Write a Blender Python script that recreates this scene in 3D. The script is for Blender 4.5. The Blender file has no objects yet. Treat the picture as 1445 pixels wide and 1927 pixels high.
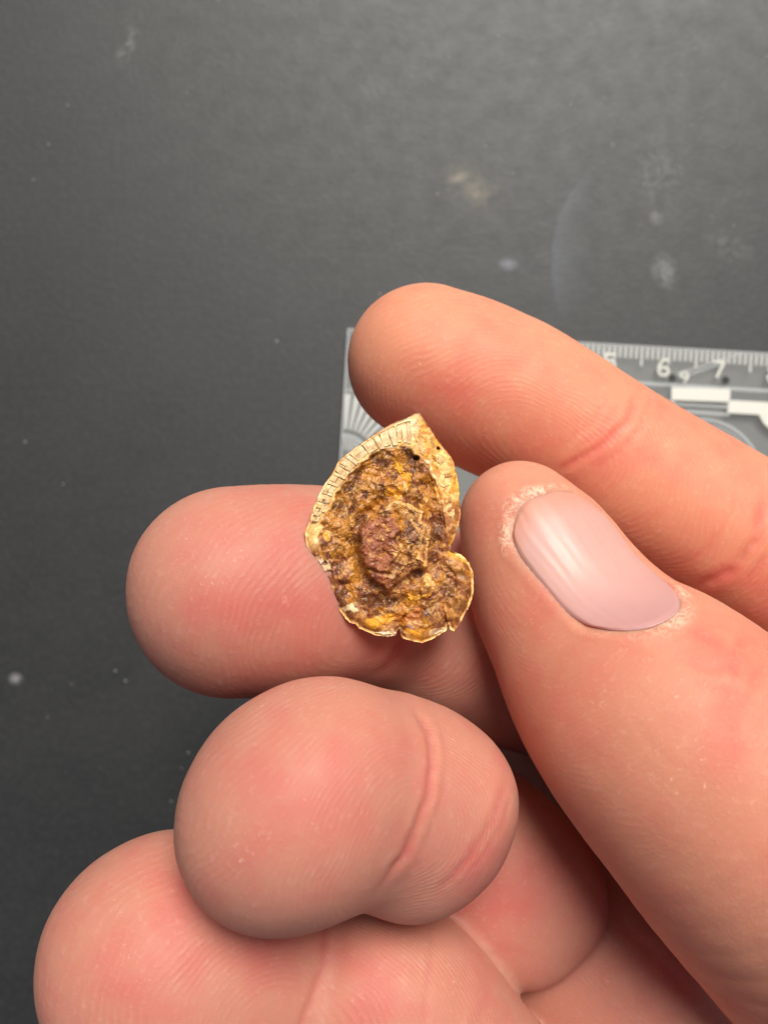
import bpy, math, random
import numpy as np
from mathutils import Vector, Matrix

random.seed(3)
rng = np.random.default_rng(3)
sc = bpy.context.scene
CM = 0.01
F = 1700.0                 # focal length in photo pixels
H = 16.67                  # camera height over the table, cm
CX, CY = 722.5, 963.5

# ------------------------------------------------------------------ camera
cam = bpy.data.cameras.new("camera")
camo = bpy.data.objects.new("camera", cam)
sc.collection.objects.link(camo)
camo.location = (0, 0, H * CM)
cam.sensor_fit = 'VERTICAL'
cam.sensor_height = 24.0
cam.lens = F / 1927.0 * 24.0
cam.clip_start = 0.005
cam.clip_end = 50
cam.dof.use_dof = True
cam.dof.focus_distance = 0.0805
cam.dof.aperture_fstop = cam.lens / 0.85
sc.camera = camo

# ------------------------------------------------------------------ light
SUN_ZEN, SUN_AZ = 38.0, 76.0       # zenith angle; azimuth from +X towards +Y (the light comes from the upper right)
world = bpy.data.worlds.new("World"); sc.world = world; world.use_nodes = True
wn = world.node_tree.nodes; wl = world.node_tree.links
bgn = wn.get("Background") or wn.new("ShaderNodeBackground")
sky = wn.new("ShaderNodeTexSky"); sky.sky_type = 'NISHITA'; sky.sun_disc = False
sky.sun_elevation = math.radians(90 - SUN_ZEN)
sky.sun_rotation = math.radians(90 - SUN_AZ)
sky.dust_density = 3.0; sky.air_density = 0.8
wm = wn.new("ShaderNodeMix"); wm.data_type = 'RGBA'; wm.blend_type = 'MULTIPLY'; wm.inputs[0].default_value = 1.0
wl.new(sky.outputs[0], wm.inputs[6]); wm.inputs[7].default_value = (1.0, 0.91, 0.80, 1)      # camera white balance for open shade
wl.new(wm.outputs[2], bgn.inputs[0]); bgn.inputs[1].default_value = 0.066
sun = bpy.data.lights.new("sun", 'SUN'); sun.energy = 4.1; sun.angle = math.radians(30)
sun.color = (1.0, 0.95, 0.86)
suno = bpy.data.objects.new("sun", sun); sc.collection.objects.link(suno)
z, a = math.radians(SUN_ZEN), math.radians(SUN_AZ)
sd_ = Vector((math.sin(z) * math.cos(a), math.sin(z) * math.sin(a), math.cos(z)))
suno.rotation_euler = sd_.to_track_quat('Z', 'Y').to_euler()
suno.location = sd_ * 1.0
sc.view_settings.view_transform = 'Standard'
sc.view_settings.look = 'None'
sc.view_settings.gamma = 1.0
sc.view_settings.exposure = 0.13

# ------------------------------------------------------------------ helpers
def P(px, py, d):
    """photo pixel + distance below the camera (cm) -> point in cm"""
    return np.array([(px - CX) * d / F, -(py - CY) * d / F, H - d])

def PX(p):
    d = H - p[:, 2]
    return CX + p[:, 0] * F / d, CY - p[:, 1] * F / d, d

def mesh_np(name, v, f, mat, parent=None, attrs=None, cols=None, smooth=True):
    me = bpy.data.meshes.new(name)
    v = np.asarray(v, dtype=np.float32) * CM
    nf = len(f); f = np.asarray(f, dtype=np.int32); k = f.shape[1]
    me.vertices.add(len(v)); me.vertices.foreach_set("co", v.ravel())
    me.loops.add(nf * k); me.loops.foreach_set("vertex_index", f.ravel())
    me.polygons.add(nf)
    me.polygons.foreach_set("loop_start", np.arange(0, nf * k, k, dtype=np.int32))
    me.update(calc_edges=True)
    me.polygons.foreach_set("use_smooth", np.full(nf, smooth))
    for n, a_ in (attrs or {}).items():
        at = me.attributes.new(n, 'FLOAT', 'POINT'); at.data.foreach_set("value", np.asarray(a_, dtype=np.float32))
    for n, a_ in (cols or {}).items():
        at = me.attributes.new(n, 'FLOAT_COLOR', 'POINT')
        c = np.ones((len(v), 4), dtype=np.float32); c[:, :3] = a_
        at.data.foreach_set("color", c.ravel())
    me.validate()
    if mat: me.materials.append(mat)
    o = bpy.data.objects.new(name, me); sc.collection.objects.link(o)
    if parent: o.parent = parent
    return o

def tag(o, label=None, cat=None, group=None, kind=None):
    if label: o["label"] = label
    if cat: o["category"] = cat
    if group: o["group"] = group
    if kind: o["kind"] = kind
    return o

def grid_faces(nu, nv, wrap=False):
    i = np.arange(nu - (0 if wrap else 1))[:, None]; j = np.arange(nv - 1)[None, :]
    i2 = (i + 1) % nu
    return np.stack([i * nv + j, i2 * nv + j, i2 * nv + j + 1, i * nv + j + 1], -1).reshape(-1, 4)

def hash3(ix, iy, iz, s):
    h = (ix * 374761393 + iy * 668265263 + iz * 2147483647 + s * 1274126177) & 0xffffffff
    h = ((h ^ (h >> 13)) * 1274126177) & 0xffffffff
    h = h ^ (h >> 16)
    return (h & 0xffff) / 65535.0

def noise(x, y, z=0.0, s=0):
    x = np.asarray(x, float); y = np.asarray(y, float); z = np.zeros_like(x) + z
    ix, iy, iz = (np.floor(q).astype(np.int64) for q in (x, y, z))
    fx, fy, fz = x - ix, y - iy, z - iz
    fx, fy, fz = (q * q * q * (q * (q * 6 - 15) + 10) for q in (fx, fy, fz))
    r = 0
    for a_ in (0, 1):
        for b_ in (0, 1):
            for c_ in (0, 1):
                w = (fx if a_ else 1 - fx) * (fy if b_ else 1 - fy) * (fz if c_ else 1 - fz)
                r = r + w * hash3(ix + a_, iy + b_, iz + c_, s)
    return r * 2 - 1

def fbm(x, y, z=0.0, s=0, o=4, g=0.5):
    r = 0; a_ = 1.0; t = 0
    for k in range(o):
        r = r + a_ * noise(x * 2 ** k + 17.3 * k, y * 2 ** k - 9.1 * k, np.asarray(z) * 2 ** k, s + k)
        t += a_; a_ *= g
    return r / t

def sstep(a_, b_, x):
    t = np.clip((x - a_) / (b_ - a_), 0, 1)
    return t * t * (3 - 2 * t)

def poly_sd(x, y, poly):
    """signed distance to a polygon, positive inside"""
    d = np.full(x.shape, 1e9); ins = np.zeros(x.shape, bool)
    n = len(poly)
    for i in range(n):
        ax, ay = poly[i]; bx, by = poly[(i + 1) % n]
        ex, ey = bx - ax, by - ay
        wx, wy = x - ax, y - ay
        t = np.clip((wx * ex + wy * ey) / (ex * ex + ey * ey + 1e-9), 0, 1)
        d = np.minimum(d, np.hypot(wx - t * ex, wy - t * ey))
        c = ((ay > y) != (by > y)) & (x < (bx - ax) * (y - ay) / ((by - ay) if by != ay else 1e-9) + ax)
        ins ^= c
    return np.where(ins, d, -d)

def line_d(x, y, pts):
    d = np.full(x.shape, 1e9); tt = np.zeros(x.shape); n = len(pts) - 1
    for i in range(n):
        ax, ay = pts[i]; bx, by = pts[i + 1]
        ex, ey = bx - ax, by - ay
        t = np.clip(((x - ax) * ex + (y - ay) * ey) / (ex * ex + ey * ey), 0, 1)
        q = np.hypot(x - ax - t * ex, y - ay - t * ey)
        m = q < d; d = np.where(m, q, d); tt = np.where(m, (i + t) / n, tt)
    return d, tt

class NT:
    """tiny node-tree writer"""
    def __init__(s, name):
        s.m = bpy.data.materials.new(name); s.m.use_nodes = True
        s.t = s.m.node_tree; s.n = s.t.nodes; s.l = s.t.links
        s.b = s.n.get("Principled BSDF"); s.out = s.n.get("Material Output")
    def new(s, typ, **kw):
        q = s.n.new(typ)
        for k, v in kw.items(): setattr(q, k, v)
        return q
    def set(s, node, **kw):
        for k, v in kw.items():
            k = k.replace("_", " ")
            if isinstance(v, bpy.types.NodeSocket): s.l.new(v, node.inputs[k])
            else: node.inputs[k].default_value = v
        return node
    def coord(s):
        return s.new("ShaderNodeTexCoord").outputs["Object"]
    def noise(s, vec, scale, detail=4, rough=0.55, dist=0.0):
        q = s.new("ShaderNodeTexNoise"); s.l.new(vec, q.inputs["Vector"])
        q.inputs["Scale"].default_value = scale; q.inputs["Detail"].default_value = detail
        q.inputs["Roughness"].default_value = rough; q.inputs["Distortion"].default_value = dist
        return q.outputs["Fac"]
    def ramp(s, fac, stops):
        q = s.new("ShaderNodeValToRGB"); s.l.new(fac, q.inputs[0])
        e = q.color_ramp.elements
        while len(e) < len(stops): e.new(0.5)
        for el, (p, c) in zip(e, stops):
            el.position = p; el.color = (c, c, c, 1) if not hasattr(c, "__len__") else (*c, 1)
        return q.outputs[0]
    def mix(s, fac, a_, b_, mode='MIX'):
        q = s.new("ShaderNodeMix", data_type='RGBA', blend_type=mode)
        for i, v in ((0, fac), (6, a_), (7, b_)):
            if isinstance(v, bpy.types.NodeSocket): s.l.new(v, q.inputs[i])
            else: q.inputs[i].default_value = v if i == 0 else (*v, 1)
        return q.outputs[2]
    def math(s, op, *v, clamp=False):
        q = s.new("ShaderNodeMath", operation=op); q.use_clamp = clamp
        for i, x in enumerate(v):
            if isinstance(x, bpy.types.NodeSocket): s.l.new(x, q.inputs[i])
            else: q.inputs[i].default_value = x
        return q.outputs[0]
    def attr(s, name, col=False):
        q = s.new("ShaderNodeAttribute", attribute_name=name)
        return q.outputs["Color" if col else "Fac"]
    def bump(s, h, strength, dist, normal=None):
        q = s.new("ShaderNodeBump"); s.l.new(h, q.inputs["Height"])
        q.inputs["Strength"].default_value = strength; q.inputs["Distance"].default_value = dist
        if normal: s.l.new(normal, q.inputs["Normal"])
        return q.outputs[0]

# ------------------------------------------------------------------ table
def table_material():
    t = NT("table_slate"); co = t.coord()
    n1 = t.noise(co, 60, 6, 0.6); n2 = t.noise(co, 900, 3, 0.6); n3 = t.noise(co, 250, 4, 0.6)
    base = t.mix(t.ramp(n1, [(0.35, 0), (0.7, 1)]), (0.012, 0.012, 0.0125), (0.018, 0.018, 0.018))
    base = t.mix(t.math('MULTIPLY', t.ramp(n2, [(0.45, 0), (0.75, 1)]), 0.30), base, (0.05, 0.05, 0.048))
    # smudges and dry stains left on the surface
    sep = t.new("ShaderNodeSeparateXYZ"); t.l.new(co, sep.inputs[0])
    def blot(px, py, rx, ry, ang, col, amt, scale=600, lo=0.45, hi=0.6):
        nonlocal base
        c = P(px, py, H)
        mp = t.new("ShaderNodeMapping", vector_type='TEXTURE')
        mp.inputs["Location"].default_value = (c[0] * CM, c[1] * CM, 0)
        mp.inputs["Rotation"].default_value = (0, 0, math.radians(ang))
        mp.inputs["Scale"].default_value = (rx * H / F * CM, ry * H / F * CM, 1)
        t.l.new(co, mp.inputs[0])
        ln = t.new("ShaderNodeVectorMath", operation='LENGTH'); t.l.new(mp.outputs[0], ln.inputs[0])
        fall = t.ramp(ln.outputs["Value"], [(0.0, 1), (1.0, 0)])
        nn = t.ramp(t.noise(co, scale, 4, 0.6, 0.5), [(lo, 0), (hi, 1)])
        base = t.mix(t.math('MULTIPLY', t.math('MULTIPLY', fall, nn), amt), base, col)
    blot(890, 350, 90, 60, -35, (0.15, 0.125, 0.09), 0.5, 500)
    blot(862, 335, 28, 12, 15, (0.24, 0.20, 0.14), 0.7, 300, 0.2, 0.4)
    blot(898, 362, 26, 32, 10, (0.20, 0.165, 0.115), 0.7, 300, 0.3, 0.5)
    blot(1250, 510, 28, 42, 20, (0.22, 0.23, 0.24), 0.8, 900, 0.3, 0.65)
    blot(1240, 330, 60, 90, 10, (0.13, 0.13, 0.125), 0.5, 700)
    blot(1370, 465, 60, 30, -20, (0.13, 0.13, 0.125), 0.5, 700)
    blot(1233, 410, 16, 16, 0, (0.2, 0.2, 0.2), 0.6, 700, 0.2, 0.6)
    blot(240, 85, 20, 50, -20, (0.30, 0.30, 0.30), 0.4, 700)
    blot(956, 497, 22, 16, 0, (0.3, 0.32, 0.38), 0.5, 700, 0.2, 0.5)
    blot(30, 1277, 16, 14, 0, (0.3, 0.3, 0.31), 0.7, 900, 0.2, 0.5)
    blot(1060, 500, 60, 130, -8, (0.045, 0.05, 0.062), 0.6, 200, 0.3, 0.7)
    # one long curved scuff
    c = P(1300, 500, H); sub = t.new("ShaderNodeVectorMath", operation='DISTANCE'); t.l.new(co, sub.inputs[0]); sub.inputs[1].default_value = (c[0] * CM, c[1] * CM, 0)
    k = 265 * H / F * CM
    rr_ = t.math('ADD', t.math('DIVIDE', sub.outputs["Value"], k), t.math('MULTIPLY', t.math('SUBTRACT', t.noise(co, 120, 3, 0.5), 0.5), 0.10))
    band = t.ramp(rr_, [(0.80, 0), (0.90, 0.35), (0.985, 1), (1.0, 0)])
    c2 = P(1052, 450, H); sub2 = t.new("ShaderNodeVectorMath", operation='DISTANCE'); t.l.new(co, sub2.inputs[0]); sub2.inputs[1].default_value = (c2[0] * CM, c2[1] * CM, 0)
    win = t.ramp(t.math('DIVIDE', sub2.outputs["Value"], 150 * H / F * CM), [(0.5, 1), (1.0, 0)])
    base = t.mix(t.math('MULTIPLY', t.math('MULTIPLY', band, win), 0.36), base, (0.085, 0.10, 0.13))
    t.set(t.b, Base_Color=base, Roughness=t.ramp(n3, [(0.3, 0.51), (0.7, 0.57)]))
    t.b.inputs["Specular IOR Level"].default_value = 0.68; t.b.inputs["Specular Tint"].default_value = (0.93, 0.97, 1.0, 1)
    t.l.new(t.bump(t.math('ADD', n2, t.math('MULTIPLY', t.noise(co, 4000, 2, 0.5), 0.6)), 0.5, 0.00008), t.b.inputs["Normal"])
    return t.m
S = 60.0
tab = mesh_np("table", [(-S, -S, 0), (S, -S, 0), (S, S, 0), (-S, S, 0)], [(0, 1, 2, 3)], table_material())
tag(tab, kind="structure")

# dust: small flecks with a raised, irregular body
def dust():
    t = NT("dust_fleck"); t.set(t.b, Base_Color=(0.24, 0.24, 0.225, 1), Roughness=0.8)
    spots = [(128, 198, 5), (92, 272, 5), (64, 338, 5), (412, 0, 6), (775, 144, 6), (845, 108, 6), (800, 115, 5), (938, 68, 7),
             (1073, 196, 7), (1137, 184, 5), (1110, 45, 6), (965, 327, 7), (823, 365, 6), (521, 642, 7), (912, 275, 8),
             (1152, 272, 6), (1280, 314, 6), (1240, 352, 6), (1337, 408, 5), (48, 831, 6), (120, 911, 5), (32, 1279, 8),
             (218, 1262, 6), (237, 1281, 6), (135, 1287, 4), (355, 1416, 5), (343, 1446, 4), (322, 1508, 5), (715, 553, 7),
             (1210, 345, 5), (1308, 92, 6), (556, 30, 5), (352, 174, 4), (1380, 425, 5), (1300, 235, 4), (90, 1350, 4), (1441, 105, 6)]
    for _ in range(60): spots.append((rng.uniform(-100, 1500), rng.uniform(-50, 1950), rng.uniform(0.8, 2.2)))
    V, Fc = [], []
    for x, y, r in spots:
        c = P(x, y, H); k = len(V); n = 7; rr = r * H / F * 0.42
        for i in range(n):
            a_ = i * 2 * math.pi / n; q = rr * rng.uniform(0.6, 1.1)
            V.append((c[0] + q * math.cos(a_), c[1] + q * math.sin(a_), 0.001))
        V.append((c[0], c[1], rr * 0.5))
        for i in range(n): Fc.append((k + i, k + (i + 1) % n, k + n))
    o = mesh_np("dust", V, Fc, t.m); tag(o, "pale dust flecks scattered over the dark table top", "dust", kind="stuff")
dust()

# ------------------------------------------------------------------ hand: implicit surface
def cat(pts, n):
    """Catmull-Rom through stations (x, y, z, r)"""
    pts = np.asarray(pts, float); q = np.vstack([2 * pts[0] - pts[1], pts, 2 * pts[-1] - pts[-2]]); out = []
    for i in range(len(pts) - 1):
        p0, p1, p2, p3 = q[i:i + 4]
        for k in range(n):
            t = k / n
            out.append(0.5 * (2 * p1 + (p2 - p0) * t + (2 * p0 - 5 * p1 + 4 * p2 - p3) * t * t + (3 * p1 - p0 - 3 * p2 + p3) * t ** 3))
    out.append(pts[-1]); return np.array(out)

def stations(lst, n=5):
    """(px, py, r_px, depth) -> dense (x, y, z, r) in cm"""
    a_ = []
    for px, py, r, d in lst:
        a_.append([*P(px, py, d), r * d / F / (1 + 0.5 * (r / F) ** 2)])
    return cat(a_, n)

def seg_d(p, A, B):
    p = p.astype(np.float32); A = A.astype(np.float32); B = B.astype(np.float32)
    ab = B[:, :3] - A[:, :3]; L = (ab * ab).sum(1) + 1e-9
    wx = p[:, 0:1] - A[None, :, 0]; wy = p[:, 1:2] - A[None, :, 1]; wz = p[:, 2:3] - A[None, :, 2]
    t = (wx * ab[:, 0] + wy * ab[:, 1] + wz * ab[:, 2]) / L
    np.maximum(t, 0, out=t); np.minimum(t, 1, out=t)
    wx -= t * ab[:, 0]; wy -= t * ab[:, 1]; wz -= t * ab[:, 2]
    return np.sqrt(wx * wx + wy * wy + wz * wz) - (A[:, 3] + (B[:, 3] - A[:, 3]) * t)

def tube_sdf(p, st, flat=None, pad=0.9):
    A, B = st[:-1], st[1:]
    if len(p) <= 600: return seg_d(p, A, B).min(1)
    out = np.empty(len(p))
    for s in range(0, len(p), 486):
        q = p[s:s + 486]; lo_, hi_ = q.min(0), q.max(0); c = (lo_ + hi_) / 2
        R = np.linalg.norm(hi_ - lo_) / 2 + 0.02
        dc = seg_d(c[None], A, B)[0]; m = dc.min()
        if m - R > 1.3: out[s:s + 486] = m; continue
        k = dc <= m + 2 * R
        out[s:s + 486] = seg_d(q, A[k], B[k]).min(1)
    return out

def ell_sdf(p, c, ax, rad, e=2.0):
    q = (p - c) @ np.asarray(ax).T
    rad = np.asarray(rad)
    if e != 2.0:
        k = (np.abs(q / rad) ** e).sum(1) ** (1 / e)
        return (k - 1) * rad.min() * np.clip(k, 0.6, 1.6) ** 0
    k0 = np.sqrt(((q / rad) ** 2).sum(1)); k1 = np.sqrt(((q / rad ** 2) ** 2).sum(1)) + 1e-9
    return k0 * (k0 - 1) / k1

def smin(a_, b_, k):
    h = np.clip(0.5 + 0.5 * (b_ - a_) / k, 0, 1)
    return b_ * (1 - h) + a_ * h - k * h * (1 - h)

def frame(ux, uy, tilt=0.0):
    """axes: first along image direction (ux,uy down-positive), third towards the camera; tilt leans the first axis down into depth"""
    u = np.array([ux, -uy, 0.0]); u /= np.linalg.norm(u)
    zc = np.array([0, 0, 1.0]); c_, s_ = math.cos(tilt), math.sin(tilt)
    a_ = u * c_ - zc * s_; b_ = np.cross(zc, u); c2 = np.cross(a_, b_)
    return np.array([a_, b_, c2])

INDEX = stations([(800, 682, 146, 10.0), (872, 714, 155, 10.0), (955, 752, 155, 10.0), (1030, 790, 150, 10.0), (1118, 845, 147, 10.0), (1222, 917, 155, 10.0),
                  (1365, 1004, 160, 10.0), (1520, 1100, 168, 10.1), (1700, 1230, 180, 10.3)])
MIDDLE = stations([(440, 1113, 198, 8.75), (540, 1110, 199, 8.95), (640, 1108, 188, 9.3), (745, 1140, 178, 9.8), (850, 1190, 178, 10.1), (1000, 1250, 165, 10.6),
                   (1200, 1330, 165, 11.2), (1450, 1450, 180, 11.4)])
THUMB = stations([(977, 981, 113, 8.85), (1012, 1045, 143, 8.8), (1050, 1118, 164, 8.75), (1100, 1195, 182, 8.6), (1160, 1275, 212, 8.4), (1232, 1345, 246, 8.15),
                  (1330, 1440, 272, 8.0), (1450, 1550, 300, 8.1), (1650, 1700, 360, 8.9), (1850, 1850, 400, 10.0)])
PINKY2 = stations([(655, 1905, 182, 8.5), (735, 1886, 184, 8.5), (860, 2040, 190, 8.8), (1050, 2260, 190, 9.6), (1250, 2350, 200, 10.2)])
RING_C = P(568, 1510, 7.45); pr = 7.45 / F
RING_AX = frame(0.72, -0.69, 0.25)
RINGM_C = P(786, 1526, 8.05)
RING_BR = stations([(630, 1500, 200, 7.75), (712, 1500, 199, 7.9), (785, 1524, 182, 8.05)])
RINGP_C = P(936, 1636, 9.75)
WR = np.array([[*P(1500, 1900, 11.6), 2.3], [6.5, -6.6, 5.0, 2.5], [9.5, -9.5, 4.6, 2.6], [13.0, -13.0, 4.4, 2.9]])

def f_thumb(p): return tube_sdf(p, THUMB)
def f_ring(p):
    a_ = ell_sdf(p, RING_C, RING_AX, (251 * pr, 213 * pr, 224 * pr))
    q = 8.05 / F
    b_ = ell_sdf(p, RINGM_C, frame(0.62, -0.78, 0.0), (186 * q, 162 * q, 165 * q), 2.5)
    q = 9.75 / F
    c_ = ell_sdf(p, RINGP_C, frame(0.7, 0.7, 0.0), (208 * q, 160 * q, 165 * q), 2.6)
    return smin(smin(a_, smin(b_, tube_sdf(p, RING_BR), 0.12), 0.16), c_, 0.12)
def f_pinky(p):
    d = 8.1; q = d / F
    a_ = ell_sdf(p, P(320, 1814, d), frame(0.95, 0.3, 0.2), (241 * q, 240 * q, 225 * q))
    a2 = ell_sdf(p, P(440, 1850, 8.4), frame(0.95, 0.3, 0.2), (235 * q, 215 * q, 205 * q))
    return smin(smin(a_, a2, 0.5), tube_sdf(p, PINKY2), 0.16)
def f_palm(p):
    a_ = ell_sdf(p, P(1440, 1800, 12.35), frame(0.7, 0.7, 0), (4.6, 3.4, 1.75))
    a_ = smin(a_, ell_sdf(p, P(1180, 1440, 11.9), frame(0.8, 0.5, 0), (2.4, 1.7, 0.9)), 0.5)
    a_ = smin(a_, ell_sdf(p, P(1350, 1950, 10.15), frame(0.86, 0.5, 0), (2.9, 1.5, 1.25)), 0.3)
    w = tube_sdf(p, WR)
    return smin(a_, w, 0.9)

def hand_sdf(p):
    d = smin(tube_sdf(p, INDEX), f_palm(p), 0.45)
    d = smin(d, tube_sdf(p, MIDDLE), 0.05)
    d = smin(d, f_ring(p), 0.05)
    d = smin(d, f_pinky(p), 0.10)
    return smin(d, f_thumb(p), 0.12)

def surface_net(fn, lo, hi, h, blk=8):
    n = np.ceil((hi - lo) / h / blk).astype(int) * blk
    cb = n // blk
    ci = np.stack(np.meshgrid(*[np.arange(c) for c in cb], indexing='ij'), -1).reshape(-1, 3)
    cc = lo + (ci + 0.5) * blk * h
    act = ci[np.abs(fn(cc)) < blk * h * 1.25]
    vol = np.full(n + 1, 9.0, dtype=np.float32)
    o = np.stack(np.meshgrid(*[np.arange(blk + 1)] * 3, indexing='ij'), -1).reshape(-1, 3)
    idx = (act[:, None, :] * blk + o[None]).reshape(-1, 3)
    for s in range(0, len(idx), 600000):
        k = idx[s:s + 600000]
        vol[k[:, 0], k[:, 1], k[:, 2]] = fn(lo + k * h)
    act_mask = vol < 8.9
    # cells with all 8 corners known and a sign change
    c8 = [vol[a_:n[0] + a_, b_:n[1] + b_, c_:n[2] + c_] for a_ in (0, 1) for b_ in (0, 1) for c_ in (0, 1)]
    ok = np.ones(n, bool); neg = np.zeros(n, np.int8)
    for c in c8: ok &= c < 8.9; neg += (c < 0)
    cell = ok & (neg > 0) & (neg < 8)
    ids = np.full(n, -1, np.int64); loc = np.argwhere(cell); ids[cell] = np.arange(len(loc))
    key = (loc[:, 0] // blk * 4096 + loc[:, 1] // blk) * 4096 + loc[:, 2] // blk      # keep neighbours together
    od = np.argsort(key, kind='stable'); loc = loc[od]; ids[loc[:, 0], loc[:, 1], loc[:, 2]] = np.arange(len(loc))
    v = lo + (loc + 0.5) * h
    F_ = []
    for ax in range(3):
        b_, c_ = (ax + 1) % 3, (ax + 2) % 3
        s0 = [slice(1, n[k]) for k in range(3)]; s0[ax] = slice(0, n[ax])
        A = vol[tuple(s0)]; s1 = list(s0); s1[ax] = slice(1, n[ax] + 1); B = vol[tuple(s1)]
        e = (A < 8.9) & (B < 8.9) & ((A < 0) != (B < 0))
        q = np.argwhere(e); off = np.ones(3, int); off[ax] = 0; q = q + off
        flip = vol[q[:, 0], q[:, 1], q[:, 2]] < 0
        def g(db, dc):
            r = q.copy(); r[:, b_] += db; r[:, c_] += dc; return ids[r[:, 0], r[:, 1], r[:, 2]]
        f4 = np.stack([g(-1, -1), g(0, -1), g(0, 0), g(-1, 0)], 1)
        f4 = f4[(f4 >= 0).all(1)] if (f4 < 0).any() else f4
        if len(f4) == len(flip): f4[~flip] = f4[~flip][:, ::-1]
        F_.append(f4)
    return v, np.vstack(F_)

def grad(fn, p, e=0.01):
    T = np.array([(1, -1, -1), (-1, -1, 1), (-1, 1, -1), (1, 1, 1)], float)
    g = sum(fn(p + t * e)[:, None] * t for t in T)
    return g / (np.linalg.norm(g, axis=1, keepdims=True) + 1e-9)

lo = np.array([-3.6, -11.5, 1.2]); hi = np.array([10.5, 3.2, 10.9])
HV, HF = surface_net(hand_sdf, lo, hi, 0.038)
import time as _t; T0 = _t.time(); print("hand verts", len(HV))
HN = grad(hand_sdf, HV, 0.02)
for _ in range(2): HV = HV - np.clip(hand_sdf(HV), -0.03, 0.03)[:, None] * HN
print(_t.time() - T0)

# which finger owns a vertex
fin = np.stack([tube_sdf(HV, INDEX), tube_sdf(HV, MIDDLE), f_ring(HV), f_pinky(HV), f_thumb(HV), f_palm(HV)], 1)
own = fin.argmin(1)
px, py, dep = PX(HV)
front = sstep(-0.05, 0.35, HN[:, 2])

# skin creases, traced on the fingers they belong to: (finger, points, depth cm, width px)
CREASES = [
    (0, [(1200, 730), (1180, 790), (1140, 830), (1085, 865), (1050, 890)], 0.030, 6),
    (0, [(1165, 760), (1130, 810), (1075, 850)], 0.012, 4),
    (0, [(1436, 935), (1425, 1010), (1380, 1070), (1290, 1110)], 0.030, 8),
    (0, [(1470, 960), (1445, 1040), (1400, 1100)], 0.018, 6),
    (1, [(765, 1120), (775, 1180), (745, 1230), (705, 1280)], 0.03, 8),
    (2, [(775, 1325), (806, 1380), (812, 1440), (800, 1510), (765, 1600), (705, 1685)], 0.042, 6),
    (2, [(955, 1460), (930, 1540), (880, 1620), (815, 1690)], 0.02, 6),
    (2, [(965, 1475), (948, 1545), (905, 1615), (850, 1680)], 0.012, 5),
    (3, [(612, 1720), (610, 1800), (590, 1870), (560, 1940)], 0.022, 5),
    (3, [(808, 1720), (812, 1800), (795, 1940)], 0.010, 5),
    (4, [(1400, 1195), (1375, 1240), (1385, 1280)], 0.016, 7),
    (4, [(1440, 1230), (1385, 1360), (1370, 1400)], 0.010, 8),
    (4, [(1300, 1170), (1340, 1210), (1365, 1215)], 0.010, 6),
    (0, [(1222, 745), (1205, 800), (1165, 850), (1120, 885)], 0.010, 4),
    (0, [(1150, 742), (1110, 800), (1050, 840)], 0.008, 4),
    (0, [(1390, 910), (1372, 970), (1330, 1030), (1270, 1075)], 0.008, 5),
    (2, [(826, 1350), (838, 1420), (828, 1500), (790, 1600)], 0.008, 4),
    (2, [(1010, 1500), (1040, 1560), (1020, 1640)], 0.006, 5),
    (2, [(900, 1760), (960, 1790), (1030, 1800)], 0.006, 5),
    (4, [(1290, 1240), (1330, 1260), (1400, 1255)], 0.012, 7),
    (4, [(1280, 1275), (1340, 1300), (1420, 1300)], 0.008, 6),
    (4, [(1180, 1330), (1220, 1400), (1290, 1460)], 0.006, 7),
    (5, [(1130, 1700), (1220, 1790), (1330, 1900)], 0.02, 9),
]
disp = np.zeros(len(HV)); crease = np.zeros(len(HV))
for f_, pts, dd, w in CREASES:
    m = (own == f_) & (HN[:, 2] > -0.1)
    d_, t_ = line_d(px[m] + 2.5 * noise(px[m] / 22, py[m] / 22, 0, 15), py[m] + 2.5 * noise(px[m] / 22, py[m] / 22, 3, 16), pts)
    fade = sstep(0, 0.15, t_) * sstep(0, 0.15, 1 - t_) * 0.85 + 0.15
    g_ = np.exp(-(d_ / w) ** 2) * fade
    disp[m] -= 0.62 * dd * g_ * (0.75 + 0.5 * noise(px[m] / 14, py[m] / 14, 0, 3))
    disp[m] += dd * 0.25 * np.exp(-((d_ - 2.6 * w) / (1.6 * w)) ** 2) * fade
    crease[m] = np.maximum(crease[m], np.exp(-(d_ / (w * 1.7)) ** 2) * fade * min(1, dd / 0.025))

# thumb nail frame (along the thumb, round the thumb)
NA0 = P(1090, 1238, 8.58); NA1 = P(938, 977, 8.85)
NAX = NA1 - NA0; NLEN = np.linalg.norm(NAX); NAX /= NLEN
perp = np.array([0.79, 0.62, 0.0]); perp -= NAX * (perp @ NAX); perp /= np.linalg.norm(perp)
upc = np.cross(perp, NAX); upc = upc if upc[2] > 0 else -upc
PH0, PHW = math.radians(41), math.radians(48)
def phw(v): return PHW * (1.05 - 0.54 * np.clip(1 - v, 0, 1))
def phs(v): return -0.02 - 0.15 * np.clip(1 - v, 0, 1)
def nail_uv(p):
    w = p - NA0; v = (w @ NAX) / NLEN
    ph = np.arctan2(w @ perp, w @ upc)
    return (ph - PH0 - phs(v)) / phw(v), v
def nail_sd(u, v):
    """rough signed distance in units of nail half width, negative inside"""
    vm = 0.50 + 0.0 * u
    base = 0.0 + 0.17 * np.abs(u) ** 2.5; tip = 0.965 - 0.20 * np.abs(u) ** 2.5 - 0.05 * u
    dv = np.maximum(base - v, v - tip) * NLEN / 0.62
    du = np.abs(u) - 1.0
    return np.maximum(du, dv) + 0.0
nu_, nv_ = nail_uv(HV)
nsd = np.where((own == 4) & (HN[:, 2] > -0.35), nail_sd(nu_, nv_), 9.0)
disp += -0.030 * sstep(0.02, -0.10, nsd)
wall = np.exp(-((nsd - 0.14) / 0.09) ** 2)
disp += 0.008 * wall
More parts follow.
